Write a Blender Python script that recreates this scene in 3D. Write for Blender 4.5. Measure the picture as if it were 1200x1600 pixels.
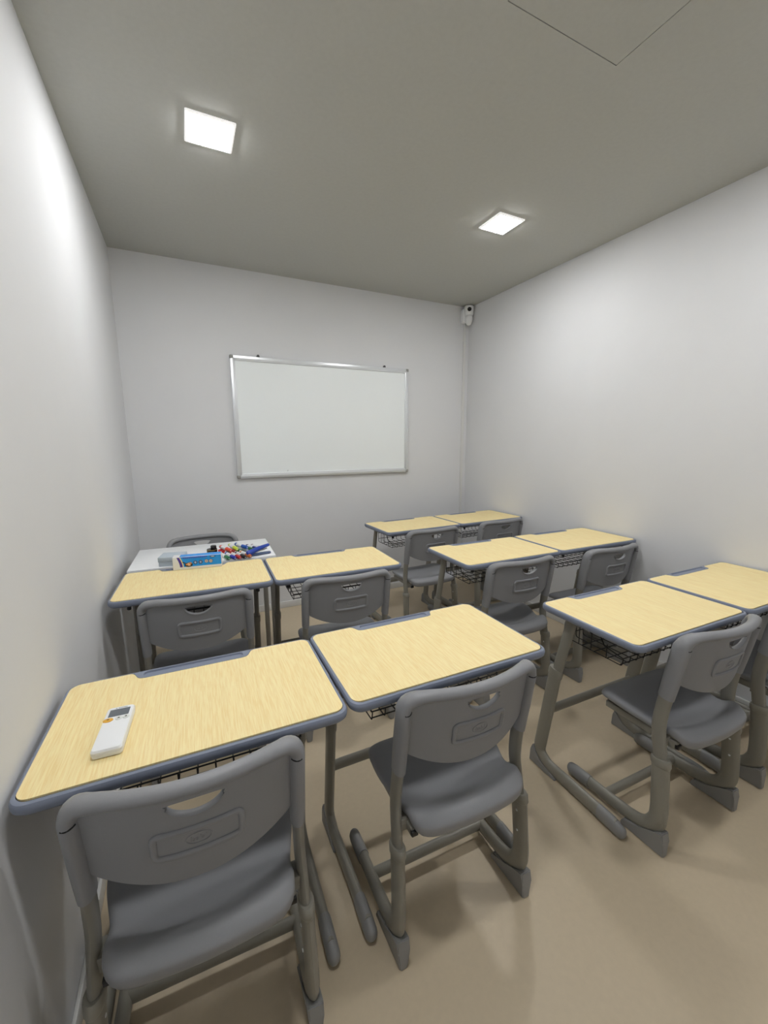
import bpy, bmesh, math, random
from mathutils import Vector, Matrix
random.seed(4)
R = math.radians
scene = bpy.context.scene
for o in list(bpy.data.objects):
    bpy.data.objects.remove(o, do_unlink=True)
COL = scene.collection

# ------------------------------------------------------------------ camera
ROOM_W, ROOM_H, ROOM_D = 2.656, 2.450, 3.85
LEFT_X = -0.0145
F_PX = 637.6
YAW, PITCH, ROLL = R(25.83), R(9.67), R(-0.34)
cam_d = bpy.data.cameras.new('camera')
cam_d.sensor_fit = 'HORIZONTAL'; cam_d.sensor_width = 36.0
cam_d.lens = 36.0 * F_PX / 1200.0
cam_d.clip_start = 0.02; cam_d.clip_end = 50
cam = bpy.data.objects.new('camera', cam_d); COL.objects.link(cam)
fwd = Vector((math.sin(YAW)*math.cos(PITCH), math.cos(YAW)*math.cos(PITCH), -math.sin(PITCH)))
rgt0 = Vector((math.cos(YAW), -math.sin(YAW), 0)); up0 = rgt0.cross(fwd)
rgt = rgt0*math.cos(ROLL) + up0*math.sin(ROLL); up = -rgt0*math.sin(ROLL) + up0*math.cos(ROLL)
m3 = Matrix((rgt, up, -fwd)).transposed()
cam.matrix_world = Matrix.Translation((0.303, -3.117, 1.290)) @ m3.to_4x4()
scene.camera = cam

# ------------------------------------------------------------------ world, exposure, lamps
world = bpy.data.worlds.new('world'); scene.world = world; world.use_nodes = True
bg = world.node_tree.nodes['Background']
bg.inputs[0].default_value = (0.05, 0.05, 0.05, 1); bg.inputs[1].default_value = 0.2
scene.view_settings.view_transform = 'Standard'
scene.view_settings.look = 'None'
scene.view_settings.gamma = 1.0
scene.view_settings.use_curve_mapping = False
scene.view_settings.exposure = 0.0
LAMP_STRENGTH = 128.0
LAMP_SPOTS = [(0.485, -1.25), (1.940, -1.21), (0.485, -2.60), (1.940, -2.60)]

# ------------------------------------------------------------------ materials
MATS = {}
def srgb(r, g, b):
    f = lambda c: (c/255/12.92) if c/255 <= 0.04045 else ((c/255+0.055)/1.055)**2.4
    return (f(r), f(g), f(b), 1.0)
def mat(name, rgb, rough=0.5, metal=0.0, noise=0.0, nscale=40.0, bump=0.0, bscale=200.0, spec=0.5, emit=None, coat=0.0):
    if name in MATS: return MATS[name]
    m = bpy.data.materials.new(name); m.use_nodes = True
    nt = m.node_tree; b = nt.nodes['Principled BSDF']
    c = srgb(*rgb)
    b.inputs['Base Color'].default_value = c
    b.inputs['Roughness'].default_value = rough
    b.inputs['Metallic'].default_value = metal
    b.inputs['Specular IOR Level'].default_value = spec
    b.inputs['Coat Weight'].default_value = coat
    tc = nt.nodes.new('ShaderNodeTexCoord')
    if noise > 0:
        n = nt.nodes.new('ShaderNodeTexNoise'); n.inputs['Scale'].default_value = nscale; n.inputs['Detail'].default_value = 6
        nt.links.new(tc.outputs['Object'], n.inputs['Vector'])
        r = nt.nodes.new('ShaderNodeValToRGB')
        r.color_ramp.elements[0].position = 0.3; r.color_ramp.elements[1].position = 0.7
        r.color_ramp.elements[0].color = (c[0]*(1-noise), c[1]*(1-noise), c[2]*(1-noise), 1)
        r.color_ramp.elements[1].color = (min(1, c[0]*(1+noise)), min(1, c[1]*(1+noise)), min(1, c[2]*(1+noise)), 1)
        nt.links.new(n.outputs['Fac'], r.inputs['Fac']); nt.links.new(r.outputs['Color'], b.inputs['Base Color'])
    if bump > 0:
        n2 = nt.nodes.new('ShaderNodeTexNoise'); n2.inputs['Scale'].default_value = bscale; n2.inputs['Detail'].default_value = 4
        nt.links.new(tc.outputs['Object'], n2.inputs['Vector'])
        bp = nt.nodes.new('ShaderNodeBump'); bp.inputs['Strength'].default_value = bump; bp.inputs['Distance'].default_value = 0.002
        nt.links.new(n2.outputs['Fac'], bp.inputs['Height']); nt.links.new(bp.outputs['Normal'], b.inputs['Normal'])
    if emit:
        b.inputs['Emission Color'].default_value = (emit[1][0], emit[1][1], emit[1][2], 1)
        b.inputs['Emission Strength'].default_value = emit[0]
    MATS[name] = m
    return m

def wood_mat():
    m = bpy.data.materials.new('oak_laminate'); m.use_nodes = True
    nt = m.node_tree; b = nt.nodes['Principled BSDF']; L = nt.links
    tc = nt.nodes.new('ShaderNodeTexCoord'); oi = nt.nodes.new('ShaderNodeObjectInfo')
    off = nt.nodes.new('ShaderNodeVectorMath'); off.operation = 'MULTIPLY_ADD'
    comb = nt.nodes.new('ShaderNodeCombineXYZ')
    mul = nt.nodes.new('ShaderNodeMath'); mul.operation = 'MULTIPLY'; mul.inputs[1].default_value = 7.0
    L.new(oi.outputs['Random'], mul.inputs[0]); L.new(mul.outputs[0], comb.inputs['X']); L.new(mul.outputs[0], comb.inputs['Y'])
    L.new(tc.outputs['Object'], off.inputs[0]); off.inputs[1].default_value = (1, 1, 1); L.new(comb.outputs[0], off.inputs[2])
    def streak(sx, sy, det, dist=0.0):
        mp = nt.nodes.new('ShaderNodeMapping'); mp.inputs['Scale'].default_value = (sx, sy, 1)
        L.new(off.outputs[0], mp.inputs['Vector'])
        n = nt.nodes.new('ShaderNodeTexNoise'); n.inputs['Scale'].default_value = 1.0; n.inputs['Detail'].default_value = det
        n.inputs['Distortion'].default_value = dist
        L.new(mp.outputs[0], n.inputs['Vector']); return n
    a = streak(380, 20, 6, 0.3); c = streak(40, 2.4, 3, 0.6)
    ra = nt.nodes.new('ShaderNodeValToRGB')
    ra.color_ramp.elements[0].position = 0.36; ra.color_ramp.elements[1].position = 0.62
    ra.color_ramp.elements[0].color = srgb(245, 220, 158); ra.color_ramp.elements[1].color = srgb(252, 235, 180)
    L.new(a.outputs['Fac'], ra.inputs['Fac'])
    rc = nt.nodes.new('ShaderNodeValToRGB')
    rc.color_ramp.elements[0].position = 0.35; rc.color_ramp.elements[1].position = 0.68
    rc.color_ramp.elements[0].color = (0.97, 0.96, 0.945, 1); rc.color_ramp.elements[1].color = (1, 1, 1, 1)
    L.new(c.outputs['Fac'], rc.inputs['Fac'])
    mx = nt.nodes.new('ShaderNodeMix'); mx.data_type = 'RGBA'; mx.blend_type = 'MULTIPLY'; mx.inputs['Factor'].default_value = 1.0
    L.new(ra.outputs['Color'], mx.inputs['A']); L.new(rc.outputs['Color'], mx.inputs['B'])
    L.new(mx.outputs['Result'], b.inputs['Base Color'])
    b.inputs['Roughness'].default_value = 0.5; b.inputs['Specular IOR Level'].default_value = 0.35
    bp = nt.nodes.new('ShaderNodeBump'); bp.inputs['Strength'].default_value = 0.12; bp.inputs['Distance'].default_value = 0.001
    L.new(a.outputs['Fac'], bp.inputs['Height']); L.new(bp.outputs['Normal'], b.inputs['Normal'])
    return m

M_wall = mat('wall_paint', (223, 224, 226), 0.75, noise=0.012, nscale=3, bump=0.05, bscale=160, spec=0.25)
M_ceil = mat('ceiling_paint', (189, 190, 186), 0.85, noise=0.02, nscale=60, bump=0.08, bscale=220, spec=0.2)
M_floor = mat('vinyl_floor', (205, 189, 162), 0.42, noise=0.022, nscale=60, bump=0.04, bscale=300, spec=0.4)
M_base = mat('skirting', (222, 222, 220), 0.45)
M_white = mat('white_plastic', (238, 240, 242), 0.35)
M_gray = mat('grey_plastic', (141, 142, 145), 0.42, noise=0.015, nscale=300, bump=0.10, bscale=900, spec=0.45)
M_cap = mat('cap_plastic', (143, 143, 142), 0.48, bump=0.08, bscale=900)
M_rim = mat('slate_rim', (128, 136, 154), 0.40, bump=0.06, bscale=900)
M_tray = mat('slate_tray', (128, 136, 154), 0.45, bump=0.06, bscale=900)
M_leg = mat('grey_metal', (141, 138, 128), 0.34, metal=0.0, noise=0.02, nscale=200)
M_leg2 = mat('grey_metal_tube', (134, 131, 122), 0.36, metal=0.0)
M_black = mat('black_wire', (26, 26, 28), 0.40)
M_dark = mat('dark_recess', (30, 30, 32), 0.8)
M_wood = wood_mat()
M_alu = mat('aluminium', (226, 229, 232), 0.30, metal=0.35)
M_alucap = mat('corner_plastic', (150, 150, 146), 0.45)
M_board = mat('board_face', (244, 249, 250), 0.28, spec=0.5)
M_lamp = mat('lamp_diffuser', (255, 255, 255), 0.5, emit=(LAMP_STRENGTH, (0.985, 0.985, 0.985)))

# ------------------------------------------------------------------ geometry helpers
def obj(name, bm, material, parent=None, smooth=35):
    bmesh.ops.remove_doubles(bm, verts=bm.verts, dist=1e-6)
    bmesh.ops.recalc_face_normals(bm, faces=bm.faces)
    me = bpy.data.meshes.new(name); bm.to_mesh(me); bm.free()
    mats = material if isinstance(material, (list, tuple)) else [material]
    for m in mats: me.materials.append(m)
    if smooth:
        for p in me.polygons: p.use_smooth = True
        me.set_sharp_from_angle(angle=R(smooth))
    o = bpy.data.objects.new(name, me); COL.objects.link(o)
    if parent: o.parent = parent
    return o
def empty(name, loc=(0, 0, 0), rz=0.0):
    o = bpy.data.objects.new(name, None); COL.objects.link(o)
    o.location = loc; o.rotation_euler = (0, 0, rz); o.empty_display_size = 0.05
    return o
def tag(o, label=None, cat=None, group=None, kind=None):
    if label: o['label'] = label
    if cat: o['category'] = cat
    if group: o['group'] = group
    if kind: o['kind'] = kind
    return o
def copy_tree(o, parent=None):
    c = o.copy(); COL.objects.link(c); c.parent = parent
    for ch in list(o.children): copy_tree(ch, c)
    return c
def loft(bm, loops, cap0=True, cap1=True, close=False, mi=0):
    rows = [[bm.verts.new(p) for p in lp] for lp in loops]
    n = len(rows[0]); fs = []
    pairs = list(zip(rows[:-1], rows[1:])) + ([(rows[-1], rows[0])] if close else [])
    for a, b in pairs:
        for i in range(n):
            j = (i+1) % n
            try: fs.append(bm.faces.new((a[i], a[j], b[j], b[i])))
            except ValueError: pass
    if not close:
        if cap0: fs.append(bm.faces.new(rows[0][::-1]))
        if cap1: fs.append(bm.faces.new(rows[-1]))
    for f in fs: f.material_index = mi
    return rows
def box(bm, x0, x1, y0, y1, z0, z1, bev=0.0, mtx=None, seg=2):
    mm = Matrix.Translation(((x0+x1)/2, (y0+y1)/2, (z0+z1)/2)) @ Matrix.Diagonal((x1-x0, y1-y0, z1-z0, 1))
    g = bmesh.ops.create_cube(bm, size=1.0, matrix=mm)
    vs = g['verts']
    if bev > 0:
        es = list({e for v in vs for e in v.link_edges})
        r = bmesh.ops.bevel(bm, geom=es, offset=bev, segments=seg, affect='EDGES', profile=0.5)
        vs = list({v for f in r['faces'] for v in f.verts} | {v for v in vs if v.is_valid})
    if mtx: bmesh.ops.transform(bm, matrix=mtx, verts=vs)
    return vs
def catmull(pts, per=8, closed=False):
    P = [Vector(p) for p in pts]; n = len(P); out = []
    rng = range(n) if closed else range(n-1)
    for i in rng:
        if closed: p0, p1, p2, p3 = P[(i-1) % n], P[i], P[(i+1) % n], P[(i+2) % n]
        else:
            p1, p2 = P[i], P[i+1]
            p0 = P[i-1] if i > 0 else p1*2-p2
            p3 = P[i+2] if i+2 < n else p2*2-p1
        for k in range(per):
            t = k/per
            out.append(0.5*((2*p1)+(p2-p0)*t+(2*p0-5*p1+4*p2-p3)*t*t+(3*p1-p0-3*p2+p3)*t**3))
    if not closed: out.append(P[-1])
    return out
def fillet(pts, rads, seg=6):
    """polyline with rounded corners; rads per inner vertex"""
    P = [Vector(p) for p in pts]; out = [P[0]]
    for i in range(1, len(P)-1):
        r = rads[i-1]
        a, b, c = P[i-1], P[i], P[i+1]
        u = (a-b).normalized(); v = (c-b).normalized()
        ang = u.angle(v); d = min(r/math.tan(ang/2), (a-b).length*0.49, (c-b).length*0.49)
        p0 = b+u*d; p2 = b+v*d
        for k in range(seg+1):
            t = k/seg
            out.append(p0*(1-t)**2 + b*2*t*(1-t) + p2*t*t)
    out.append(P[-1])
    return out
def sweep(bm, pts, ra, rb, side, n=12, closed=False, caps=True, round_end=(0, 0), mi=0):
    """tube: ra = radius along the bend-plane normal to the path, rb = radius along 'side' direction; numbers or functions of t"""
    P = [Vector(p) for p in pts]; m = len(P); loops = []
    fa = ra if callable(ra) else (lambda t: ra); fb = rb if callable(rb) else (lambda t: rb)
    S0 = Vector(side).normalized()
    frames = []
    for i in range(m):
        if closed: T = (P[(i+1) % m]-P[(i-1) % m]).normalized()
        else: T = (P[min(i+1, m-1)]-P[max(i-1, 0)]).normalized()
        S = (S0 - T*S0.dot(T)).normalized(); N = T.cross(S)
        frames.append((P[i], T, S, N, i/(m-1)))
    def ring(c, S, N, a, b): return [c + N*(a*math.cos(2*math.pi*k/n)) + S*(b*math.sin(2*math.pi*k/n)) for k in range(n)]
    if not closed and round_end[0] > 0:
        c, T, S, N, t = frames[0]
        for k in range(4):
            q = math.pi/2*k/4
            s = max(0.12, math.sin(q)) if k else 0.12
            loops.append(ring(c - T*round_end[0]*math.cos(q), S, N, fa(0)*s, fb(0)*s))
    for c, T, S, N, t in frames: loops.append(ring(c, S, N, fa(t), fb(t)))
    if not closed and round_end[1] > 0:
        c, T, S, N, t = frames[-1]
        for k in range(3, -1, -1):
            q = math.pi/2*k/4
            s = max(0.12, math.sin(q)) if k else 0.12
            loops.append(ring(c + T*round_end[1]*math.cos(q), S, N, fa(1)*s, fb(1)*s))
    loft(bm, loops, cap0=caps, cap1=caps, close=closed, mi=mi)
def tube(bm, a, b, r, n=8, mi=0):
    a = Vector(a); b = Vector(b); d = (b-a).normalized()
    s = Vector((0, 0, 1)) if abs(d.z) < 0.9 else Vector((1, 0, 0))
    sweep(bm, [a, b], r, r, s, n=n, mi=mi)
def rrect(x0, x1, y0, y1, r, seg=6):
    out = []
    for cx, cy, a0 in ((x1-r, y1-r, 0), (x0+r, y1-r, 90), (x0+r, y0+r, 180), (x1-r, y0+r, 270)):
        for k in range(seg+1):
            a = R(a0+90*k/seg); out.append((cx+r*math.cos(a), cy+r*math.sin(a)))
    return out
def resample(poly, n):
    P = [Vector((p[0], p[1])) for p in poly]; L = [0.0]
    for i in range(len(P)): L.append(L[-1]+(P[(i+1) % len(P)]-P[i]).length)
    out = []; j = 0
    for k in range(n):
        s = L[-1]*k/n
        while L[j+1] < s: j += 1
        t = (s-L[j])/max(1e-9, L[j+1]-L[j]); q = P[j].lerp(P[(j+1) % len(P)], t); out.append((q.x, q.y))
    return out
def lathe(bm, prof, n=24, mtx=None, mi=0):
    loops = [[Vector((r*math.cos(2*math.pi*k/n), r*math.sin(2*math.pi*k/n), z)) for k in range(n)] for r, z in prof]
    if mtx: loops = [[mtx @ p for p in lp] for lp in loops]
    loft(bm, loops, mi=mi)

# ------------------------------------------------------------------ setting
def slab(name, x0, x1, y0, y1, z0, z1, m):
    bm = bmesh.new(); box(bm, x0, x1, y0, y1, z0, z1)
    return tag(obj(name, bm, m, smooth=0), kind='structure')
T = 0.12
slab('floor', LEFT_X-T, ROOM_W+T, -ROOM_D-T, T, -T, 0, M_floor)
slab('wall_left', LEFT_X-T, LEFT_X, -ROOM_D, 0, 0, ROOM_H, M_wall)
slab('wall_right', ROOM_W, ROOM_W+T, -ROOM_D, 0, 0, ROOM_H, M_wall)
slab('wall_back', LEFT_X-T, ROOM_W+T, 0, T, 0, ROOM_H, M_wall)
slab('wall_rear', LEFT_X-T, ROOM_W+T, -ROOM_D-T, -ROOM_D, 0, ROOM_H, M_wall)
# ceiling with the square opening of the access panel
HX0, HX1, HY0, HY1 = 1.176, 1.618, -2.533, -2.091
bm = bmesh.new()
box(bm, LEFT_X-T, HX0, -ROOM_D-T, T, ROOM_H, ROOM_H+T); box(bm, HX1, ROOM_W+T, -ROOM_D-T, T, ROOM_H, ROOM_H+T)
box(bm, HX0, HX1, -ROOM_D-T, HY0, ROOM_H, ROOM_H+T); box(bm, HX0, HX1, HY1, T, ROOM_H, ROOM_H+T)
box(bm, HX0, HX1, HY0, HY1, ROOM_H+0.06, ROOM_H+T)
ceiling = tag(obj('ceiling', bm, M_ceil, smooth=0), kind='structure')
bm = bmesh.new(); g = 0.0022
box(bm, HX0+g, HX1-g, HY0+g, HY1-g, ROOM_H+0.0005, ROOM_H+0.06)
tag(obj('access_panel', bm, M_ceil, smooth=0), 'square flush access panel set into the grey ceiling', 'panel')
def skirt(name, x0, x1, y0, y1):
    bm = bmesh.new(); box(bm, x0, x1, y0, y1, 0, 0.052, bev=0.003)
    return tag(obj(name, bm, M_base), kind='structure')
skirt('baseboard_back', LEFT_X, ROOM_W, -0.012, 0)
skirt('baseboard_left', LEFT_X, LEFT_X+0.010, -ROOM_D, -0.012)
skirt('baseboard_right', ROOM_W-0.010, ROOM_W, -ROOM_D, -0.012)

# ------------------------------------------------------------------ ceiling lights
def make_light():
    root = empty('ceiling_light')
    h = 0.086; q = 0.072
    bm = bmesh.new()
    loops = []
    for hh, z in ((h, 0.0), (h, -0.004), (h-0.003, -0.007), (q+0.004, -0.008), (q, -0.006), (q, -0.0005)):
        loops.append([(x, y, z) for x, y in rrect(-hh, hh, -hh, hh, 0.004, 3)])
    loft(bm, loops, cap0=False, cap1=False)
    obj('trim_frame', bm, mat('painted_glow_trim', (240, 240, 240), 0.4, emit=(0.55, (0.985, 0.985, 0.985))), root)  # faint emission paints a glow onto the trim; nothing lights it from behind
    bm = bmesh.new(); box(bm, -q, q, -q, q, -0.0105, -0.0006, bev=0.002)
    obj('diffuser', bm, M_lamp, root, smooth=0)
    return root
lamp0 = make_light()
lamp_labels = ['glowing square ceiling light on the left, over the blue carton desk',
               'glowing square ceiling light on the right, toward the security camera corner',
               'glowing square ceiling light above the desk with the remote control',
               'glowing square ceiling light above the nearest right-hand pair of desks']
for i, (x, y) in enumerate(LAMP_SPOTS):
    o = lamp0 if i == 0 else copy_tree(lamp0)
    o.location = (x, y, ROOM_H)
    tag(o, lamp_labels[i], 'ceiling light', 'square ceiling lights')

# ------------------------------------------------------------------ student desk
ZT = 0.713                       # desk top height
DX = 0.2985; DYB = 0.189; DYF = -0.196   # outer half width, rear and front edge
LEG_X = 0.2495
def loop_at(ins, z, r, n=None, dz=0.0):
    return [(x, y, z) for x, y in rrect(-DX+ins, DX-ins, DYF+ins, DYB-ins, max(0.004, r-ins*0.6), 6)]
def tray_poly(dx=0.0, yb=0.0, yf=0.0):
    # notch in the rear edge: wide at the rear, slanted ends
    a = 0.137+dx; b = 0.108+dx; y1 = 0.181+yb; y0 = 0.147+yf
    left = catmull([(-a, y1, 0), (-a+0.008, y1-0.006, 0), (-b-0.010, y0+0.006, 0), (-b+0.004, y0, 0)], 5)
    pts = [(p.x, p.y) for p in left]
    return [(x-0.028, y) for x, y in pts] + [(-x, y) for x, y in reversed(pts)]
def make_desk():
    root = empty('student_desk')
    # slate plastic rim
    bm = bmesh.new()
    loops = []
    for ins, z in ((0.030, ZT-0.004), (0.0085, ZT-0.004), (0.0085, ZT), (0.0065, ZT+0.0006), (0.0025, ZT-0.001), (0.0004, ZT-0.005),
                   (0.0, ZT-0.010), (0.001, ZT-0.017), (0.008, ZT-0.025), (0.016, ZT-0.028), (0.030, ZT-0.028)):
        loops.append(loop_at(ins, z, 0.030))
    loft(bm, loops)
    rim = obj('desktop_rim', bm, M_rim, root)
    bm = bmesh.new(); box(bm, -DX+0.028, DX-0.028, DYF+0.028, DYB-0.028, ZT-0.0295, ZT-0.0279)
    obj('added_shade_board', bm, mat('bounce_absorber', (78, 78, 80), 0.7), root, smooth=0)  # dark board added beneath the top to cut bounce light on the seat
    # wood panel with notch
    bm = bmesh.new()
    x1 = 0.2900; yf = -0.1815; yb = 0.1805; r = 0.022
    out = rrect(-x1, x1, yf, yb, r, 6)
    notch = tray_poly()
    # order: rrect runs from right-rear corner anticlockwise: after right-rear arc comes left-rear arc
    k = 7
    poly = out[:k] + list(reversed(notch)) + out[k:]
    loops = [[(x, y, ZT-0.0035) for x, y in poly], [(x, y, ZT+0.0002) for x, y in poly]]
    loft(bm, loops)
    obj('wood_panel', bm, M_wood, root)
    # pen tray with a shallow groove
    bm = bmesh.new()
    N = 64
    o1 = resample(tray_poly(-0.0006, 0.0015, 0.0006), N)
    gp = rrect(-0.136, 0.108, 0.155, 0.178, 0.010, 6)
    # align starts: left rear corner
    def start_at(poly, q):
        i = min(range(len(poly)), key=lambda j: (poly[j][0]-q[0])**2+(poly[j][1]-q[1])**2)
        return poly[i:]+poly[:i]
    g1 = start_at(resample(gp, N), (-0.136, 0.178)); g2 = start_at(resample(rrect(-0.1345, 0.1065, 0.1565, 0.1765, 0.0088, 6), N), (-0.1345, 0.1765))
    loops = [[(x, y, ZT-0.0038) for x, y in o1], [(x, y, ZT+0.0008) for x, y in o1],
             [(x, y, ZT+0.0010) for x, y in g1], [(x, y, ZT-0.0034) for x, y in g2]]
    loft(bm, loops)
    obj('pen_tray', bm, M_tray, root)
    # legs
    for s in (-1, 1):
        X = s*LEG_X
        low = fillet([(X, 0.136, 0.43), (X, 0.190, 0.062), (X, 0.140, 0.030), (X, -0.150, 0.0285)], [0.10, 0.05], 8)
        bm = bmesh.new(); sweep(bm, low, 0.027, 0.0145, (1, 0, 0), n=16)
        leg = obj('leg', bm, M_leg, root)
        bm = bmesh.new(); sweep(bm, [(X, 0.078, ZT-0.029), (X, 0.085, ZT-0.06), (X, 0.143, 0.385)], 0.0210, 0.0110, (1, 0, 0), n=16)
        obj('upper_tube', bm, M_leg2, leg)
        bm = bmesh.new(); sweep(bm, [(X, 0.1333, 0.449), (X, 0.1345, 0.441), (X, 0.1372, 0.422), (X, 0.1380, 0.417)], lambda t: 0.0265 if t < 0.2 else 0.0295, lambda t: 0.0150 if t < .2 else 0.0170, (1, 0, 0), n=16)
        obj('collar', bm, M_leg, leg)
        # rear heel cap wedge
        bm = bmesh.new()
        pr = [(0.224, 0.0), (0.2215, 0.050), (0.2120, 0.076), (0.196, 0.052), (0.172, 0.030), (0.130, 0.022), (0.095, 0.010), (0.092, 0.0)]
        loft(bm, [[(X+dx, y, z) for y, z in pr] for dx in (-0.017, 0.017)])
        bmesh.ops.bevel(bm, geom=list(bm.edges), offset=0.003, segments=2, affect='EDGES')
        obj('heel_cap', bm, M_cap, leg)
        bm = bmesh.new()
        sweep(bm, [(X, -0.085, 0.0285), (X, -0.100, 0.0290), (X, -0.135, 0.0285), (X, -0.165, 0.0245)],
              lambda t: 0.0285 if t < 0.8 else 0.0235, 0.0172, (1, 0, 0), n=16, round_end=(0, 0.018))
        obj('toe_cap', bm, M_cap, leg)
        # bag hook
        bm = bmesh.new()
        hx = s*0.236
        box(bm, hx-0.012, hx+0.012, -0.165, -0.125, ZT-0.034, ZT-0.028, bev=0.001)
        sweep(bm, [(hx, -0.142, ZT-0.030), (hx, -0.142, ZT-0.042), (hx, -0.146, ZT-0.050)], lambda t: 0.0075 if t < 0.9 else 0.0065, lambda t: 0.0075, (1, 0, 0), n=10, round_end=(0, 0.004))
        obj('bag_hook', bm, M_black, root)
        bm = bmesh.new(); box(bm, X-0.012, X+0.012, -0.12, 0.14, ZT-0.040, ZT-0.028, bev=0.002)
        obj('support_rail', bm, M_leg2, root)
    bm = bmesh.new(); sweep(bm, [(-LEG_X+0.006, 0.162, 0.255), (LEG_X-0.006, 0.162, 0.255)], 0.0185, 0.0125, (0, 1, 0), n=14)
    obj('crossbar', bm, M_leg2, root)
    # wire basket
    bm = bmesh.new()
    zb = ZT-0.135; zt = ZT-0.030; x0, x1 = -0.205, 0.205; yf, yb = -0.085, 0.125; w = 0.0017
    nx = 12
    for i in range(nx):
        x = x0+(x1-x0)*i/(nx-1)
        lip = zb+0.024
        pts = fillet([(x, yf-0.004, lip), (x, yf, zb), (x, yb, zb), (x, yb+0.004, zt)], [0.008, 0.010], 3)
        sweep(bm, pts, w, w, (1, 0, 0), n=5)
    for (y, z) in ((yf-0.004, zb+0.024), (yf+0.003, zb+0.001), (yf+0.05, zb), (yf+0.10, zb), (yf+0.15, zb), (yb, zb+0.02), (yb+0.002, zb+0.06), (yb+0.004, zt-0.006)):
        tube(bm, (x0-0.002, y, z+0.003), (x1+0.002, y, z+0.003), w*1.15, 5)
    for x in (x0-0.002, x1+0.002):
        sweep(bm, fillet([(x, yf-0.004, zb+0.027), (x, -0.02, zb+0.040), (x, 0.02, zt), (x, yb, zt)], [0.01, 0.01], 3), w*1.2, w*1.2, (1, 0, 0), n=5)
        for y in (0.03, 0.08): tube(bm, (x, y, zb), (x, y, zt+0.002), w, 5)
        tube(bm, (x, -0.03, zb), (x, -0.03, zb+0.05), w, 5)
    obj('wire_basket', bm, M_black, root, smooth=60)
    return root

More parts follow.
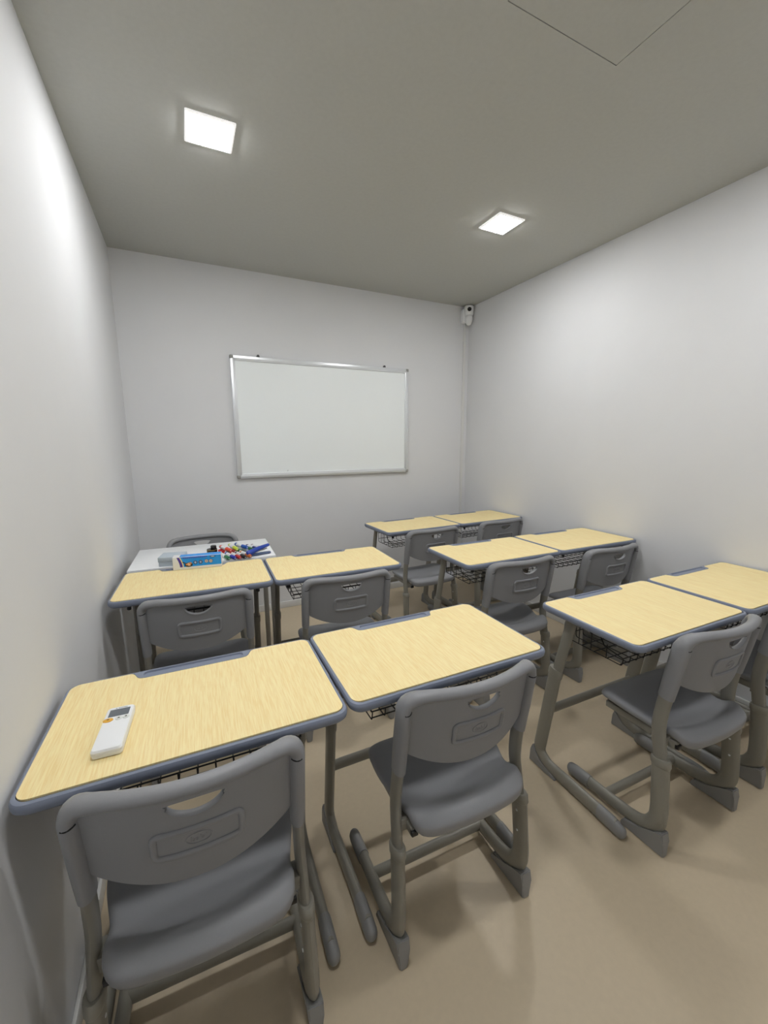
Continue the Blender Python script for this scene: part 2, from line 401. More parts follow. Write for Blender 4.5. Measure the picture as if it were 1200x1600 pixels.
# ------------------------------------------------------------------ student chair (origin under the heels, faces +y)
def tube_y(z):
    pts = [(0.30, 0.047), (0.41, 0.066), (0.47, 0.064), (0.53, 0.056), (0.62, 0.042), (0.69, 0.031), (0.76, 0.020)]
    for (za, ya), (zb, yb) in zip(pts[:-1], pts[1:]):
        if z <= zb: return ya+(yb-ya)*(z-za)/(zb-za)
    return pts[-1][1]
BX = 0.184                    # tube centre at the backrest
BZ = 0.728                    # centre height of the top roll
def back_y(x, z):
    u = min(1.0, abs(x)/BX)
    return tube_y(z) - 0.046*(1-u*u)**1.0
def make_chair():
    root = empty('student_chair')
    # seat: moulded shell with a rear crest, a trough in front of it and a rolled-down rim
    bm = bmesh.new()
    half = [(0.0, -0.027), (0.070, -0.024), (0.134, -0.015), (0.163, 0.008), (0.169, 0.045), (0.169, 0.088), (0.178, 0.124),
            (0.187, 0.165), (0.188, 0.215), (0.182, 0.258), (0.158, 0.288), (0.100, 0.301), (0.0, 0.304)]
    ring = [(x, y, 0) for x, y in half] + [(-x, y, 0) for x, y in reversed(half[1:-1])]
    plan = resample([(p.x, p.y) for p in catmull(ring, 6, closed=True)], 96)
    c0 = Vector((0, 0.135))
    def seat_z(x, y):
        crest = 0.002 + 1.1*(x*x)
        z = 0.400 + 0.012*max(0, min(1, (y-0.06)/0.16))
        z += 0.015*math.exp(-((y-crest-0.004)/0.026)**2)
        z -= 0.007*math.exp(-((y-0.085)/0.040)**2)
        z += 0.006*(x/0.18)**2
        if y > 0.235: z -= 0.016*((y-0.235)/0.065)**2
        return z
    loops = []
    for r in (0.06, 0.2, 0.34, 0.46, 0.57, 0.66, 0.74, 0.80, 0.85, 0.89, 0.925, 0.952, 0.973, 0.988, 0.997, 1.0):
        lp = []
        for px, py in plan:
            q = c0 + (Vector((px, py))-c0)*r
            t = max(0, (r-0.90)/0.10); drop = 0.013*(1-math.sqrt(max(0, 1-t*t)))
            lp.append((q.x, q.y, seat_z(q.x, q.y)-drop))
        loops.append(lp)
    for k, (ins, dz) in enumerate(((0.0, 0.006), (0.0015, 0.012), (0.004, 0.016), (0.010, 0.018), (0.060, 0.014))):
        lp = []
        for px, py in plan:
            v = Vector((px, py))-c0; q = c0 + v*(1-ins/v.length)
            rear = max(0, min(1, (0.06-py)/0.06))
            lp.append((q.x, q.y, seat_z(px, py)-0.013-dz*(0.75+0.65*rear)))
        loops.append(lp)
    loft(bm, loops)
    obj('seat', bm, M_gray, root, smooth=50)
    # backrest: panel with a crescent handle slot, top roll and side sleeves in one moulding
    bm = bmesh.new()
    xw = BX-0.004; ncol = 56
    xs = sorted(set([-xw+2*xw*i/ncol for i in range(ncol+1)] + [-0.052+0.104*i/20 for i in range(21)]))
    sc, sw = 0.004, 0.046                   # slot centre and half width
    def zlow(x): 
        u = abs(x)/xw
        return 0.520 + 0.052*u**2.2 + 0.030*max(0, (u-0.93)/0.07)**2
    def slot(x):
        u = (x-sc)/sw
        if abs(u) >= 1: return (0.700, 0.700)
        hi = 0.7000 + 0.004*(1-u*u)**0.5; lo = 0.7000 - 0.0275*(1-u*u)**0.6
        return lo, hi
    def surf(x, z, off): 
        return Vector((x, back_y(x, z)+off, z))
    th = 0.0045
    def grid(off):
        cols = []
        for x in xs:
            lo, hi = slot(x); a = zlow(x); b = BZ
            col = [surf(x, a+(lo-a)*k/8, off) for k in range(9)] + [surf(x, hi+(b-hi)*k/3, off) for k in range(4)]
            cols.append(col)
        return cols
    A = grid(-th); B = grid(th)
    VA = [[bm.verts.new(p) for p in c] for c in A]; VB = [[bm.verts.new(p) for p in c] for c in B]
    n = len(xs)
    for i in range(n-1):
        for k in range(12):
            if k == 8: continue
            bm.faces.new((VA[i][k], VA[i+1][k], VA[i+1][k+1], VA[i][k+1]))
            bm.faces.new((VB[i][k], VB[i][k+1], VB[i+1][k+1], VB[i+1][k]))
        bm.faces.new((VA[i][0], VB[i][0], VB[i+1][0], VA[i+1][0]))      # lower edge
        lo0, hi0 = slot(xs[i]); lo1, hi1 = slot(xs[i+1])
        if hi0-lo0 > 1e-5 or hi1-lo1 > 1e-5:
            for k in (8, 9):
                bm.faces.new((VA[i][k], VB[i][k], VB[i+1][k], VA[i+1][k]))
    bmesh.ops.remove_doubles(bm, verts=bm.verts, dist=1e-5)
    # slot lip: a slim raised rolled edge below the slot
    pts = []
    for i in range(21):
        x = sc-sw*0.97+2*sw*0.97*i/20; lo, hi = slot(x); pts.append(surf(x, lo-0.001, -0.002))
    sweep(bm, pts, 0.0022, 0.0062, (0, 1, 0.2), n=8)
    # roll + sleeves
    path = [Vector((-BX, tube_y(0.515), 0.515)), Vector((-BX, tube_y(0.60), 0.60)), Vector((-BX, tube_y(0.66), 0.66))]
    def top_pt(x): return Vector((x, back_y(x, BZ), BZ-0.004*(abs(x)/BX)**4))
    cor = []
    rc = 0.034
    for k in range(7):
        a = math.pi/2*k/6
        x = -BX+rc*(1-math.cos(a)); z = BZ-0.004-rc+rc*math.sin(a)
        cor.append(Vector((x, back_y(x, z), z)))
    path += cor
    mid = [top_pt(-BX+rc+(2*(BX-rc))*i/16) for i in range(1, 16)]
    path += mid
    path += [Vector((-p.x, p.y, p.z)) for p in reversed(cor)] + [Vector((BX, tube_y(0.66), 0.66)), Vector((BX, tube_y(0.60), 0.60)), Vector((BX, tube_y(0.515), 0.515))]
    # frame-stable sweep: ring in (depth y , in-plane normal)
    loops = []; m = len(path); nn = 14
    for i, c in enumerate(path):
        Tn = (path[min(i+1, m-1)]-path[max(i-1, 0)]).normalized()
        S = Vector((0, 1, 0)); S = (S-Tn*S.dot(Tn)).normalized(); N = Tn.cross(S)
        f = min(1, abs(c.x)/BX)
        side = 1.0 if i <= 3 or i >= m-4 else 0.0
        a = 0.0165 if side else 0.0135+0.0025*f**6; b = 0.0255 if side else 0.0150+0.008*f**6
        if i in (0, m-1): a *= 0.93; b *= 0.93
        loops.append([c + N*(a*math.cos(2*math.pi*k/nn)) + S*(b*math.sin(2*math.pi*k/nn)) for k in range(nn)])
    loft(bm, loops)
    back = obj('backrest', bm, M_gray, root, smooth=45)
    # embossed frame on the rear face
    bm = bmesh.new()
    ex, ez0, ez1 = 0.075, 0.582, 0.643
    pts = [surf(x+0.004, z, -th-0.0006) for x, z in resample(rrect(-ex+0.004, ex-0.004, ez0+0.004, ez1-0.004, 0.010, 6), 72)]
    loops = []
    m = len(pts)
    for i in range(m):
        Tn = (pts[(i+1) % m]-pts[(i-1) % m]).normalized(); Y = Vector((0, 1, 0)); N = Tn.cross(Y).normalized()
        loops.append([pts[i] + N*(0.0058*math.cos(2*math.pi*k/10)) + Y*(0.0046*math.sin(2*math.pi*k/10)) for k in range(10)])
    loft(bm, loops, close=True)
    obj('embossed_frame', bm, M_gray, back, smooth=60)
    bm = bmesh.new()
    pts = [surf(0.004+0.021*math.cos(2*math.pi*k/40), 0.6125+0.0125*math.sin(2*math.pi*k/40), -th-0.0002) for k in range(40)]
    loops = []
    for i in range(40):
        Tn = (pts[(i+1) % 40]-pts[(i-1) % 40]).normalized(); Y = Vector((0, 1, 0)); N = Tn.cross(Y).normalized()
        loops.append([pts[i] + N*(0.0011*math.cos(2*math.pi*k/6)) + Y*(0.0011*math.sin(2*math.pi*k/6)) for k in range(6)])
    loft(bm, loops, close=True)
    # strokes of the worn lettering inside the oval
    for gx, kind in ((-0.0125, 'I'), (-0.0085, 'o'), (-0.0030, 'o'), (0.0025, 'I'), (0.0060, 'o'), (0.0115, 'I')):
        if kind == 'I':
            q = [surf(0.004+gx, 0.6075, -th-0.0002), surf(0.004+gx+0.0006, 0.6175, -th-0.0002)]
            sweep(bm, q, 0.0008, 0.0008, (0, 1, 0), n=5)
        else:
            q = [surf(0.004+gx+0.0021*math.cos(2*math.pi*k/12), 0.6105+0.0026*math.sin(2*math.pi*k/12), -th-0.0002) for k in range(13)]
            sweep(bm, q, 0.0007, 0.0007, (0, 1, 0), n=5)
    obj('oval_emblem', bm, M_gray, back, smooth=60)
    for s in (-1, 1):
        bm = bmesh.new()
        z = 0.690; c = Vector((s*BX, tube_y(z), z)); pts = []
        for k in range(11):
            a = R(245+75*k/10) if s < 0 else R(220+75*k/10)
            pts.append(c + Vector((0.0158*math.cos(a), 0.0236*math.sin(a), 0.0016*math.cos(2*a))))
        sweep(bm, pts, 0.0015, 0.0016, (0, 0, 1), n=6)
        obj('moulding_slit', bm, M_dark, back)
    # frames
    for s in (-1, 1):
        XB = s*BX; XF = s*0.196
        X = XF
        low = catmull([(s*0.192, 0.047, 0.312), (s*0.194, 0.0385, 0.22), (X, 0.0325, 0.140), (X, 0.0375, 0.098), (X, 0.063, 0.066), (X, 0.110, 0.050), (X, 0.20, 0.041), (X, 0.33, 0.033)], 6)
        bm = bmesh.new(); sweep(bm, low, lambda t: 0.0275 if t < 0.45 else 0.0275-0.0045*min(1, (t-0.45)/0.2), 0.0150, (1, 0, 0), n=16)
        leg = obj('leg', bm, M_leg, root)
        bm = bmesh.new()
        upp = catmull([(s*0.1925, 0.0435, 0.275), (s*0.191, 0.049, 0.31), (s*0.189, 0.061, 0.375), (s*0.187, 0.0665, 0.42), (s*0.1855, tube_y(0.47), 0.47), (XB, tube_y(0.53), 0.53), (XB, tube_y(0.60), 0.60)], 5)
        sweep(bm, upp, 0.0215, 0.0120, (1, 0, 0), n=16)
        obj('upper_tube', bm, M_leg2, leg)
        bm = bmesh.new()
        sweep(bm, [(s*0.1925, 0.0445, 0.290), (s*0.1922, 0.0450, 0.296), (s*0.1918, 0.0475, 0.312), (s*0.1916, 0.0482, 0.317)], lambda t: 0.0308 if 0.1 < t < 0.9 else 0.0275, lambda t: 0.0180 if 0.1 < t < 0.9 else 0.0155, (1, 0, 0), n=16)
        obj('collar', bm, M_leg, leg)
        # heel wedge
        bm = bmesh.new()
        pr = [(0.0, 0.0), (0.0015, 0.052), (0.006, 0.082), (0.022, 0.078), (0.045, 0.060), (0.085, 0.040), (0.130, 0.026), (0.140, 0.010), (0.140, 0.0)]
        loft(bm, [[(X+dx*(0.62+0.38*min(1, z/0.06+max(0, (y-0.04)/0.06))), y, z) for y, z in pr] for dx in (-0.0178, 0.0178)])
        bmesh.ops.bevel(bm, geom=list(bm.edges), offset=0.0032, segments=2, affect='EDGES')
        obj('heel_cap', bm, M_cap, leg)
        bm = bmesh.new()
        sweep(bm, [(X, 0.275, 0.0350), (X, 0.285, 0.0348), (X, 0.33, 0.0322), (X, 0.352, 0.0300)], lambda t: 0.0265 if t < 0.7 else 0.0245, 0.0172, (1, 0, 0), n=16, round_end=(0, 0.022))
        obj('toe_cap', bm, M_cap, leg)
        # adjustment bolts on the inner rear of the lower tube
        for z in (0.205, 0.265):
            bm = bmesh.new()
            yb = 0.0385+(z-0.22)*0.09
            lathe(bm, [(0.0036, 0), (0.0036, 0.0012), (0.0024, 0.002)], 10, Matrix.Translation((s*0.1935-s*0.0145, yb-0.004, z)) @ Matrix.Rotation(R(-90*s), 4, 'Y'))
            obj('bolt', bm, M_alu, leg)
        # seat bracket
        bm = bmesh.new()
        box(bm, s*0.160-0.008, s*0.160+0.008, 0.02, 0.262, 0.352, 0.376, bev=0.003)
        box(bm, min(s*0.158, s*0.188), max(s*0.158, s*0.188), 0.045, 0.085, 0.350, 0.382, bev=0.002)
        br = obj('seat_bracket', bm, M_leg2, root)
        bm = bmesh.new(); box(bm, s*0.1600-0.0088, s*0.1600+0.0088, 0.014, 0.026, 0.357, 0.371, bev=0.002)
        obj('end_plug', bm, M_black, br)
    bm = bmesh.new(); box(bm, -0.155, 0.155, 0.20, 0.225, 0.350, 0.370, bev=0.003)
    obj('seat_crossbar', bm, M_leg2, root)
    bm = bmesh.new(); sweep(bm, [(-0.192, 0.212, 0.043), (0.192, 0.212, 0.043)], 0.0185, 0.0135, (0, 1, 0.15), n=14)
    obj('foot_crossbar', bm, M_leg, root)
    return root

desk0 = make_desk()
chair0 = make_chair()
DESKS = [  # x, y, rz, dz, label
    (0.2960, -2.1489, -0.0270, -0.007, 'student desk with the white remote control lying on its wood top'),
    (0.8965, -2.1541, -0.0115, -0.004, 'student desk directly to the right of the desk holding the remote control'),
    (1.7480, -2.2620, -0.0180, -0.016, 'student desk on the aisle side of the nearest right-hand pair'),
    (2.3500, -2.2760, -0.0120, -0.012, 'student desk by the right wall, cut off by the picture edge'),
    (0.3110, -1.2355, -0.0440, 0.007, 'student desk by the left wall with the blue carton standing on it'),
    (0.9100, -1.2659, -0.0395, 0.006, 'student desk directly to the right of the desk with the blue carton'),
    (1.7380, -1.4737, -0.0226, 0.014, 'student desk on the aisle side of the middle right-hand pair'),
    (2.3440, -1.4809, -0.0300, 0.013, 'student desk on the wall side of the middle right-hand pair'),
    (1.7390, -0.6094, 0.0331, 0.000, 'student desk on the left of the farthest pair near the back wall'),
    (2.3420, -0.5870, 0.0251, -0.001, 'student desk in the far right corner below the security camera'),
]
for i, (x, y, rz, dz, lab) in enumerate(DESKS):
    o = desk0 if i == 0 else copy_tree(desk0)
    o.location = (x, y, 0); o.rotation_euler = (0, 0, rz)
    tag(o, lab, 'desk', 'student desks with wood tops')
    DESKS[i] = (o, dz)
for o, dz in DESKS:                       # telescopic legs: the top is set a little higher or lower
    for ch in o.children:
        base = ch.name.split('.')[0]
        if base in ('desktop_rim', 'added_shade_board', 'wood_panel', 'pen_tray', 'bag_hook', 'support_rail', 'wire_basket'): ch.location.z = dz
        for g2 in ch.children:
            if g2.name.split('.')[0] == 'upper_tube': g2.location.z = dz
CHAIRS = [  # x of centre, y of backrest top centre line, rz, label
    (0.2715, -2.400, -0.050, 'grey plastic chair pushed up to the desk with the remote control'),
    (0.890, -2.396, -0.030, 'grey plastic chair pushed up to the desk right of the remote control desk'),
    (1.757, -2.512, -0.030, 'grey plastic chair at the aisle side of the nearest right-hand pair of desks'),
    (2.352, -2.516, -0.015, 'grey plastic chair mostly cut off by the right picture edge'),
    (0.304, -1.504, -0.045, 'grey plastic chair pushed up to the desk with the blue carton'),
    (0.896, -1.536, -0.060, 'grey plastic chair pushed up to the desk right of the blue carton desk'),
    (1.729, -1.706, -0.050, 'grey plastic chair on the aisle side of the middle right-hand pair'),
    (2.334, -1.742, -0.025, 'grey plastic chair beside the right wall at the middle pair'),
    (1.731, -0.912, 0.012, 'grey plastic chair at the left desk of the farthest pair'),
    (2.334, -0.885, 0.022, 'grey plastic chair at the far right corner desk below the security camera'),
    (0.366, -0.470, math.pi+0.03, 'grey plastic chair behind the white table, facing the room'),
]
for i, (x, y, rz, lab) in enumerate(CHAIRS):
    o = chair0 if i == 0 else copy_tree(chair0)
    yo = 0.020
    o.location = (x+math.sin(rz)*yo, y-math.cos(rz)*yo, 0); o.rotation_euler = (0, 0, rz)
    tag(o, lab, 'chair', 'grey plastic student chairs')

# ------------------------------------------------------------------ white table by the back wall
def make_table():
    root = empty('white_table', (0.367, -0.800, 0), -0.044)
    zt = 0.716; hx = 0.334; hy = 0.205
    bm = bmesh.new(); box(bm, -hx, hx, -hy, hy, zt-0.022, zt, bev=0.002)
    obj('tabletop', bm, mat('white_laminate', (248, 250, 252), 0.32), root)
    M_st = mat('steel_frame', (168, 166, 160), 0.38, metal=0.35)
    for sy in (-1, 1):
        bm = bmesh.new(); box(bm, -hx+0.02, hx-0.02, sy*(hy-0.03)-0.010, sy*(hy-0.03)+0.010, zt-0.062, zt-0.022, bev=0.002)
        obj('apron_rail', bm, M_st, root)
        for sx in (-1, 1):
            bm = bmesh.new(); cx = sx*(hx-0.018); cy = sy*(hy-0.03)
            box(bm, cx-0.013, cx+0.013, cy-0.013, cy+0.013, 0.006, zt-0.022, bev=0.002)
            lg = obj('leg', bm, M_st, root)
            bm = bmesh.new(); box(bm, cx-0.015, cx+0.015, cy-0.015, cy+0.015, 0, 0.022, bev=0.002)
            obj('foot_cap', bm, M_black, lg)
    for sx in (-1, 1):
        bm = bmesh.new(); box(bm, sx*(hx-0.018)-0.010, sx*(hx-0.018)+0.010, -hy+0.043, hy-0.043, zt-0.062, zt-0.022, bev=0.002)
        obj('side_rail', bm, M_st, root)
    return tag(root, 'small white table with a steel frame by the back wall', 'table')
make_table()
ZTAB = 0.716

# ------------------------------------------------------------------ whiteboard
def make_board():
    x0, x1, z0, z1 = 0.635, 2.032, 1.040, 1.887
    root = empty('whiteboard', ((x0+x1)/2, -0.006, z0))
    cx = (x0+x1)/2; hw = (x1-x0)/2; h = z1-z0
    fw = 0.033; d0 = -0.022; d1 = 0.004      # depth range (front negative)
    bm = bmesh.new(); box(bm, -hw+0.012, hw-0.012, -0.013, 0.003, 0.012, h-0.012)
    pan = obj('writing_surface', bm, M_board, root, smooth=0)
    bm = bmesh.new()
    lathe(bm, [(0.0022, 0), (0.0022, 0.0006)], 8, Matrix.Translation((-0.335, -0.0132, 0.045)) @ Matrix.Rotation(R(90), 4, 'X') @ Matrix.Diagonal((0.5, 2.4, 1, 1)))
    obj('pen_mark', bm, M_dark, pan)
    def rail(name, a0, a1, b0, b1, horiz):
        bm = bmesh.new(); box(bm, a0, a1, d0, d1, b0, b1, bev=0.003)
        if horiz: box(bm, a0, a1, d0-0.0025, d0+0.002, b0+0.010, b1-0.012, bev=0.001)
        else: box(bm, a0+0.009, a1-0.009, d0-0.0025, d0+0.002, b0, b1, bev=0.001)
        return obj(name, bm, M_alu, root)
    rail('frame_rail', -hw+0.018, hw-0.018, h-fw, h, True)
    rail('frame_rail', -hw+0.018, hw-0.018, 0, fw, True)
    rail('frame_rail', -hw, -hw+fw, 0.018, h-0.018, False)
    rail('frame_rail', hw-fw, hw, 0.018, h-0.018, False)
    for sx in (-1, 1):
        for zc in (0, h):
            bm = bmesh.new()
            xc = sx*hw
            xa, xb = (xc-0.0225, xc+0.0012) if sx > 0 else (xc-0.0012, xc+0.0225)
            za, zb = (zc-0.0012, zc+0.0225) if zc == 0 else (zc-0.0225, zc+0.0012)
            box(bm, xa, xb, d0-0.004, d1, za, zb, bev=0.005, seg=3)
            obj('corner_cap', bm, M_alucap, root)
    for px in (0.826, 1.818):
        bm = bmesh.new()
        box(bm, px-cx-0.010, px-cx+0.010, -0.010, 0.0045, h-0.002, h+0.010, bev=0.002)
        lathe(bm, [(0.009, -0.006), (0.009, 0.004), (0.006, 0.006)], 12, Matrix.Translation((px-cx, -0.006, h+0.009)) @ Matrix.Rotation(R(90), 4, 'X'))
        obj('hanging_bracket', bm, mat('bracket_dark', (70, 70, 72), 0.4, metal=0.4), root)
    return tag(root, 'aluminium-framed whiteboard hung on the back wall', 'whiteboard')
make_board()

# ------------------------------------------------------------------ security camera and cable duct
def make_cctv():
    root = empty('security_camera', (2.612, -0.055, 2.30))
    rz = Matrix.Rotation(R(-32), 4, 'Z')      # looks to the room centre
    bm = bmesh.new(); box(bm, -0.052, -0.004, 0.010, 0.0545, 0.010, 0.120, bev=0.008, seg=3)
    obj('wall_bracket', bm, M_white, root)
    bm = bmesh.new()
    lathe(bm, [(0.010, 0.064), (0.030, 0.064), (0.038, 0.068), (0.041, 0.078), (0.043, 0.128), (0.041, 0.138), (0.034, 0.144), (0.010, 0.146)], 28, Matrix.Diagonal((1, 0.9, 1, 1)))
    body = obj('camera_body', bm, M_white, root)
    bm = bmesh.new()
    lathe(bm, [(0.008, -0.012), (0.018, -0.006), (0.027, 0.012), (0.0335, 0.036), (0.033, 0.050), (0.029, 0.060), (0.020, 0.066)], 28)
    obj('lower_dome', bm, M_white, root)
    # black lens on the room side
    bm = bmesh.new()
    d = Vector((-0.53, -0.85, -0.05)).normalized()
    mt = Matrix.Translation(Vector((0, 0, 0.110))+d*0.0335) @ d.to_track_quat('Z', 'Y').to_matrix().to_4x4()
    lathe(bm, [(0.017, -0.006), (0.0175, 0.006), (0.015, 0.0085), (0.004, 0.0075)], 20, mt)
    obj('lens', bm, mat('lens_black', (12, 12, 14), 0.15), root)
    return tag(root, 'white security camera with a black lens in the ceiling corner', 'camera')
make_cctv()
bm = bmesh.new(); box(bm, 2.596, 2.620, -0.011, -0.0003, 0.0525, 2.312, bev=0.003)
tag(obj('cable_duct', bm, M_base), 'slim white cable duct running down from the security camera', 'cable duct')

# ------------------------------------------------------------------ remote control on the near left desk
def make_remote():
    root = empty('remote_control', (0.1318, -2.2056, ZT-0.007+0.0004), R(-4.2))
    hx, hy, th = 0.0268, 0.0705, 0.019
    bm = bmesh.new()
    def lp(i, z): return [(x, y, z) for x, y in rrect(-hx+i, hx-i, -hy+i*1.2, hy-i, 0.007, 5)]
    loft(bm, [lp(0.004, 0.0), lp(0.0015, 0.0025), lp(0.0008, 0.0095), lp(0.0014, 0.0098), lp(0.0014, 0.0104), lp(0.0008, 0.0107), lp(0.0006, 0.0145), lp(0.0025, 0.0180), lp(0.0055, th)])
    body = obj('remote_case', bm, M_white, root)
    bm = bmesh.new(); box(bm, -0.0185, 0.0190, 0.0330, 0.0580, th-0.0008, th+0.0007, bev=0.0006)
    scr = obj('display', bm, mat('lcd_grey', (104, 110, 116), 0.25), root)
    cols = [((-0.0155, 0.0225), (0.0092, 0.0066), (232, 176, 62)), ((0.0035, 0.0235), (0.0068, 0.0055), (222, 226, 222)), ((0.0165, 0.0240), (0.0062, 0.0055), (222, 226, 222))]
    for k, ((x, y), (a, b), c) in enumerate(cols):
        bm = bmesh.new()
        lathe(bm, [(1, -0.001), (1, 0.0010), (0.85, 0.0016), (0.1, 0.0018)], 20, Matrix.Translation((x, y, th)) @ Matrix.Diagonal((a, b, 1, 1)))
        bt = obj('button', bm, mat('button_%d' % (0 if k == 0 else 1), c, 0.4), root)
        bm = bmesh.new()
        if k == 0: box(bm, x-0.0022, x+0.0022, y-0.0010, y+0.0012, th+0.0012, th+0.0021)
        else: loft(bm, [[(x-0.0024, y-0.0018, z), (x+0.0024, y-0.0018, z), (x, y+0.0022, z)] for z in (th+0.0012, th+0.0022)])
        obj('button_mark', bm, mat('print_dark', (70, 66, 60), 0.5), bt)
    bm = bmesh.new()
    z0, z1 = th-0.0002, th+0.0003
    loft(bm, [[(-0.0090, 0.0606, z), (-0.0060, 0.0606, z), (-0.0075, 0.0636, z)] for z in (z0, z1)])
    for i in range(8):
        x = -0.0040+i*0.0021; box(bm, x, x+0.0015, 0.0608, 0.0632, z0, z1)
    obj('printed_mark', bm, mat('print_grey', (110, 112, 118), 0.5), root)
    return tag(root, 'white air conditioner remote with a grey display and an orange button', 'remote control')
make_remote()

# ------------------------------------------------------------------ things on the white table and the desk in front of it
ZD5 = ZT+0.007+0.0012
def make_carton():
    w, h, d = 0.207, 0.060, 0.046
    root = empty('blue_carton', (0.3225, -1.083, ZD5), R(-7.5))
    Mw = mat('carton_white', (236, 238, 240), 0.35); Mb = mat('carton_blue', (10, 148, 238), 0.25)
    Mp = mat('carton_purple', (70, 50, 150), 0.3); My = mat('carton_cream', (240, 224, 170), 0.4); Mn = mat('carton_navy', (26, 52, 96), 0.35)
    bm = bmesh.new(); box(bm, -w/2, w/2, -d/2, d/2, 0, h, bev=0.0018)
    body = obj('carton_body', bm, Mw, root)
    e = 0.0004; yf = -d/2-e
    # blue wrap over front and top
    bm = bmesh.new()
    fx0, fx1 = -0.074, 0.1020
    pr = [(yf, 0.012), (yf, h-0.0022), (yf+0.0022, h+e), (d/2-0.004, h+e)]
    inn = [(y+ (0.0003 if y < 0 else 0), z-(0.0003 if z > 0.02 else 0)) for y, z in pr]
    for (a, b) in zip(pr[:-1], pr[1:]):
        vs = [bm.verts.new(p) for p in ((fx0, a[0], a[1]), (fx1, a[0], a[1]), (fx1, b[0], b[1]), (fx0, b[0], b[1]))]
        bm.faces.new(vs)
    bl = obj('blue_print', bm, Mb, body)
    # purple curved band with a cream edge
    def band(name, x0, x1, m, dy):
        bm = bmesh.new(); A = []; B = []
        n = 10
        for k in range(n+1):
            z = 0.012+(h-0.002-0.012)*k/n; bow = 0.012*math.sin(math.pi*0.5*(1-k/n))
            A.append((x0+bow, yf-dy, z)); B.append((x1+bow, yf-dy, z))
        va = [bm.verts.new(p) for p in A]; vb = [bm.verts.new(p) for p in B]
        for k in range(n): bm.faces.new((va[k], vb[k], vb[k+1], va[k+1]))
        return obj(name, bm, m, body)
    band('cream_stripe', -0.0765, -0.0705, My, 0.0002)
    band('purple_band', -0.0860, -0.0750, Mp, 0.0003)
    def disc(name, x, z, a, b, m, par=body, dy=0.0005, y=None):
        bm = bmesh.new(); lathe(bm, [(1, 0), (1, 0.0004)], 24, Matrix.Translation((x, yf-dy, z)) @ Matrix.Rotation(R(90), 4, 'X') @ Matrix.Diagonal((a, b, 1, 1)))
        return obj(name, bm, m, par)
    pic = disc('food_picture', -0.037, 0.0215, 0.0170, 0.0105, mat('pan_black', (30, 34, 44), 0.4))
    for k, (dx, dz, a) in enumerate(((-0.006, 0.001, 0.0062), (0.001, 0.004, 0.0066), (0.007, 0.006, 0.0060), (0.002, -0.002, 0.0060))):
        disc('food_piece', -0.037+dx, 0.0225+dz, a, 0.0042, mat('food_%d' % (k % 2), ((214, 150, 96), (232, 190, 150))[k % 2], 0.5), body, 0.0011+0.0002*k)
    bm = bmesh.new(); sweep(bm, [(-0.050, yf-0.0008, 0.029), (-0.0625, yf-0.0008, 0.036)], 0.0022, 0.0006, (0, 1, 0), n=6); obj('pan_handle', bm, mat('pan_black', (30, 34, 44), 0.4), body)
    for k, (x, z) in enumerate(((-0.009, 0.030), (0.0130, 0.0300), (0.0385, 0.0320), (0.0570, 0.0310))):
        disc('icon_ring', x, z, 0.0088, 0.0088, Mn, body, 0.0005)
        disc('icon_face', x, z, 0.0070 if k > 1 else 0.0045, 0.0070 if k > 1 else 0.0052, mat('icon_%d' % (k > 1), (206, 200, 196) if k > 1 else (150, 186, 226), 0.4), body, 0.0010)
        if k > 1: disc('icon_mark', x, z, 0.0042, 0.0022, mat('icon_mark', (130, 110, 104), 0.5), body, 0.0015)
    disc('badge', 0.066, 0.0520, 0.0125, 0.0042, Mn, body, 0.0005)
    disc('badge_mark', 0.066, 0.0525, 0.0085, 0.0018, mat('badge_light', (210, 226, 246), 0.4), body, 0.0010)
    bm = bmesh.new()        # row of purple letters, too small to read, on the top of the front
    for i in range(13):
        x = -0.060+i*0.0080; box(bm, x, x+0.0058, yf-0.0006, yf-0.0002, 0.0515, 0.0565)
    obj('title_letters', bm, mat('title_violet', (60, 50, 170), 0.4), body)
    return tag(root, 'blue and white carton with a food picture and round icons', 'carton')
make_carton()

def make_greybox():
    root = empty('grey_box', (0.215, -0.945, ZTAB+0.0002), R(-12))
    Mg = mat('pale_grey_card', (190, 202, 212), 0.55)
    bm = bmesh.new(); box(bm, -0.052, 0.052, -0.048, 0.048, 0, 0.022, bev=0.0015); obj('box_base', bm, Mg, root)
    bm = bmesh.new(); box(bm, -0.054, 0.054, -0.050, 0.050, 0.0222, 0.044, bev=0.0015); obj('box_lid', bm, Mg, root)
    return tag(root, 'pale grey lidded box behind the blue carton', 'box')
make_greybox()

root = empty('ink_pot', (0.396, -0.835, ZTAB+0.0002))
bm = bmesh.new(); lathe(bm, [(0.024, 0), (0.026, 0.002), (0.026, 0.022), (0.0245, 0.025), (0.012, 0.0255)], 28); obj('pot_body', bm, mat('black_gloss', (16, 16, 18), 0.2), root)
bm = bmesh.new(); lathe(bm, [(0.0263, 0.0205), (0.0266, 0.0215), (0.0263, 0.0225)], 28); obj('gold_line', bm, mat('gold_line', (196, 170, 96), 0.3, metal=0.6), root)
bm = bmesh.new(); lathe(bm, [(0.0135, 0.025), (0.0145, 0.027), (0.0145, 0.040), (0.0125, 0.0425), (0.004, 0.043)], 24, Matrix.Translation((0.008, 0, 0))); obj('cap', bm, mat('black_gloss', (16, 16, 18), 0.2), root)
tag(root, 'round black pot with a small black cap on the white table', 'pot')

bm = bmesh.new()
loft(bm, [[Vector((r*math.cos(2*math.pi*k/32), r*math.sin(2*math.pi*k/32), z)) for k in range(32)] for r, z in ((0.021, 0), (0.021, 0.018), (0.0145, 0.018), (0.0145, 0))], close=True)
o = obj('tape_roll', bm, mat('tape_red', (206, 40, 48), 0.35)); o.location = (0.4450, -0.850, ZTAB+0.0002)
tag(o, 'red ring-shaped tape roll lying beside the black pot', 'tape roll')

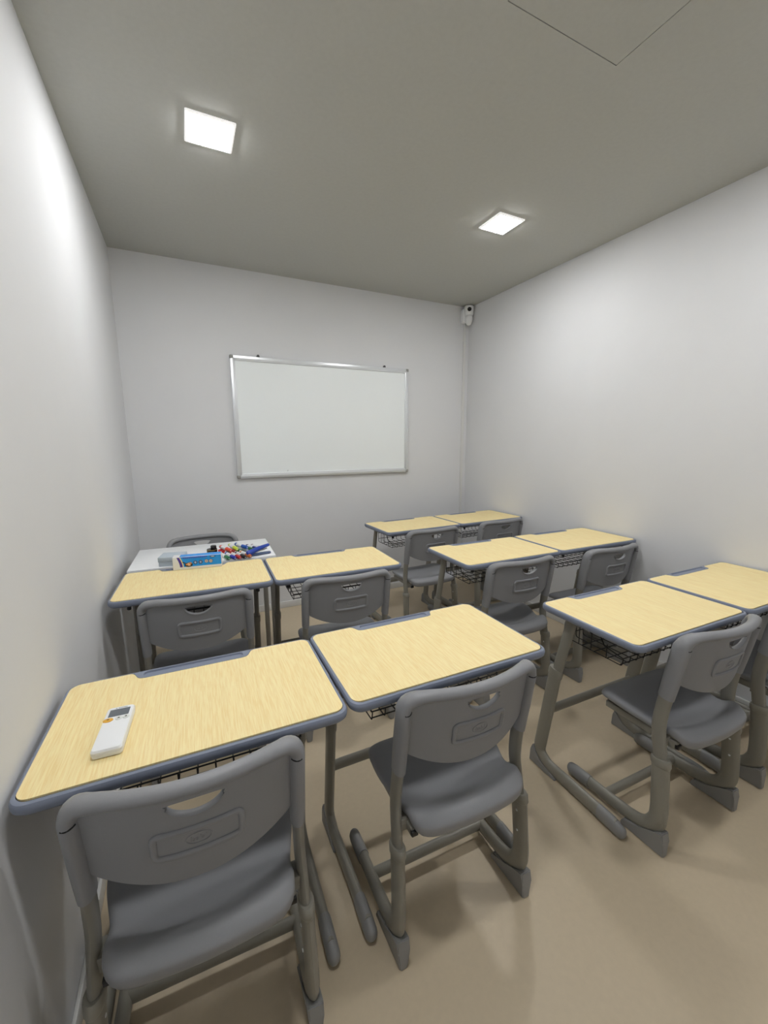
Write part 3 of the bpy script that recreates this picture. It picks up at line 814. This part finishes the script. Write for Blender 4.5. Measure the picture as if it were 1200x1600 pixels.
# markers
MW = mat('marker_white', (232, 234, 236), 0.35)
def marker(x, y, z, ang, rgb, lab, body=None, tilt=0.0):
    r = 0.0095; L = 0.125
    root = empty('marker', (x, y, z)); root.rotation_euler = (0, tilt, ang)
    rot = Matrix.Rotation(R(90), 4, 'Y')       # along local x, cap at the +x end
    m = mat('ink_%d_%d_%d' % rgb, rgb, 0.32)
    bm = bmesh.new(); lathe(bm, [(r*0.6, -L/2), (r*0.92, -L/2+0.002), (r*0.92, 0.016)], 16, rot); obj('barrel', bm, body or MW, root)
    bm = bmesh.new(); lathe(bm, [(r, 0.014), (r, L/2-0.010), (r*0.80, L/2-0.002), (r*0.72, L/2), (r*0.25, L/2)], 16, rot); obj('cap', bm, m, root)
    bm = bmesh.new(); lathe(bm, [(r*0.94, -L/2+0.010), (r*0.95, -L/2+0.022), (r*0.94, -L/2+0.0225)], 16, rot); obj('ink_band', bm, m, root)
    bm = bmesh.new(); lathe(bm, [(r*0.30, L/2-0.0005), (r*0.26, L/2+0.0014)], 10, rot); obj('cap_end', bm, MW, root)
    return tag(root, lab, 'marker', 'markers heaped on the white table')
zl = ZTAB+0.0098; zu = zl+0.0168
A0 = R(-76)
marker(0.448, -0.958, zl, A0, (26, 120, 74), 'green-capped marker at the left front of the marker heap')
marker(0.4740, -0.962, zl, A0+0.03, (40, 56, 176), 'dark blue-capped marker between the green and red ones')
marker(0.4975, -0.968, zl, A0+0.03, (196, 44, 40), 'red-capped marker at the front of the marker heap')
marker(0.5230, -0.970, zl, A0+0.02, (24, 26, 30), 'black-capped marker at the front of the marker heap')
marker(0.5475, -0.965, zl, A0+0.04, (206, 112, 48), 'brown-orange capped marker beside the blue stapler')
marker(0.4600, -0.865, zu, A0+0.10, (226, 74, 44), 'bright orange-red marker lying on the back of the heap')
marker(0.5000, -0.850, zu, A0-0.02, (206, 226, 60), 'lime yellow marker lying on the back of the heap')
marker(0.5420, -0.840, zu, A0+0.15, (36, 88, 176), 'mid blue marker lying on the back of the heap')
marker(0.5720, -0.835, zl, A0+0.12, (44, 112, 60), 'grass green marker at the back of the heap')
marker(0.5990, -0.836, zl, A0+0.12, (30, 46, 110), 'navy marker at the back right of the heap')
marker(0.6265, -0.840, zl, A0+0.13, (196, 180, 186), 'pale pinkish marker at the right end of the heap')
marker(0.5450, -0.845, zl, A0+0.12, (150, 160, 170), 'grey marker under the mid blue one')
marker(0.5170, -0.846, zl, A0+0.10, (60, 130, 90), 'sea green marker under the lime yellow one')
marker(0.4900, -0.852, zl, A0+0.10, (170, 60, 60), 'dull red marker under the lime yellow one')
marker(0.4640, -0.862, zl, A0+0.10, (120, 150, 140), 'grey green marker under the bright orange-red one')

# blue stapler, jaws open
root = empty('stapler', (0.605, -0.985, ZTAB+0.0002), R(14))
Ms = mat('stapler_blue', (38, 70, 168), 0.28); Msg = mat('stapler_steel', (150, 152, 150), 0.3, metal=0.6)
bm = bmesh.new(); sweep(bm, catmull([(-0.048, 0, 0.018), (-0.025, 0, 0.026), (0.015, 0.002, 0.037), (0.062, 0.004, 0.046)], 6), lambda t: 0.016-0.0085*t, lambda t: 0.017-0.007*t, (0, 1, 0), n=14, round_end=(0.010, 0.006)); obj('upper_arm', bm, Ms, root)
bm = bmesh.new(); sweep(bm, [(-0.045, 0, 0.0085), (0.0, 0, 0.0075), (0.066, 0, 0.0065)], lambda t: 0.0080-0.0018*t, lambda t: 0.0135-0.003*t, (0, 1, 0), n=14, round_end=(0.006, 0.006)); obj('base_arm', bm, mat('stapler_base', (66, 84, 120), 0.35), root)
bm = bmesh.new(); sweep(bm, [(-0.03, 0, 0.017), (0.0, 0.001, 0.021), (0.052, 0.002, 0.030)], 0.0035, 0.006, (0, 1, 0), n=8); obj('staple_rail', bm, Msg, root)
tag(root, 'dark blue stapler with its jaws open at the right end of the white table', 'stapler')
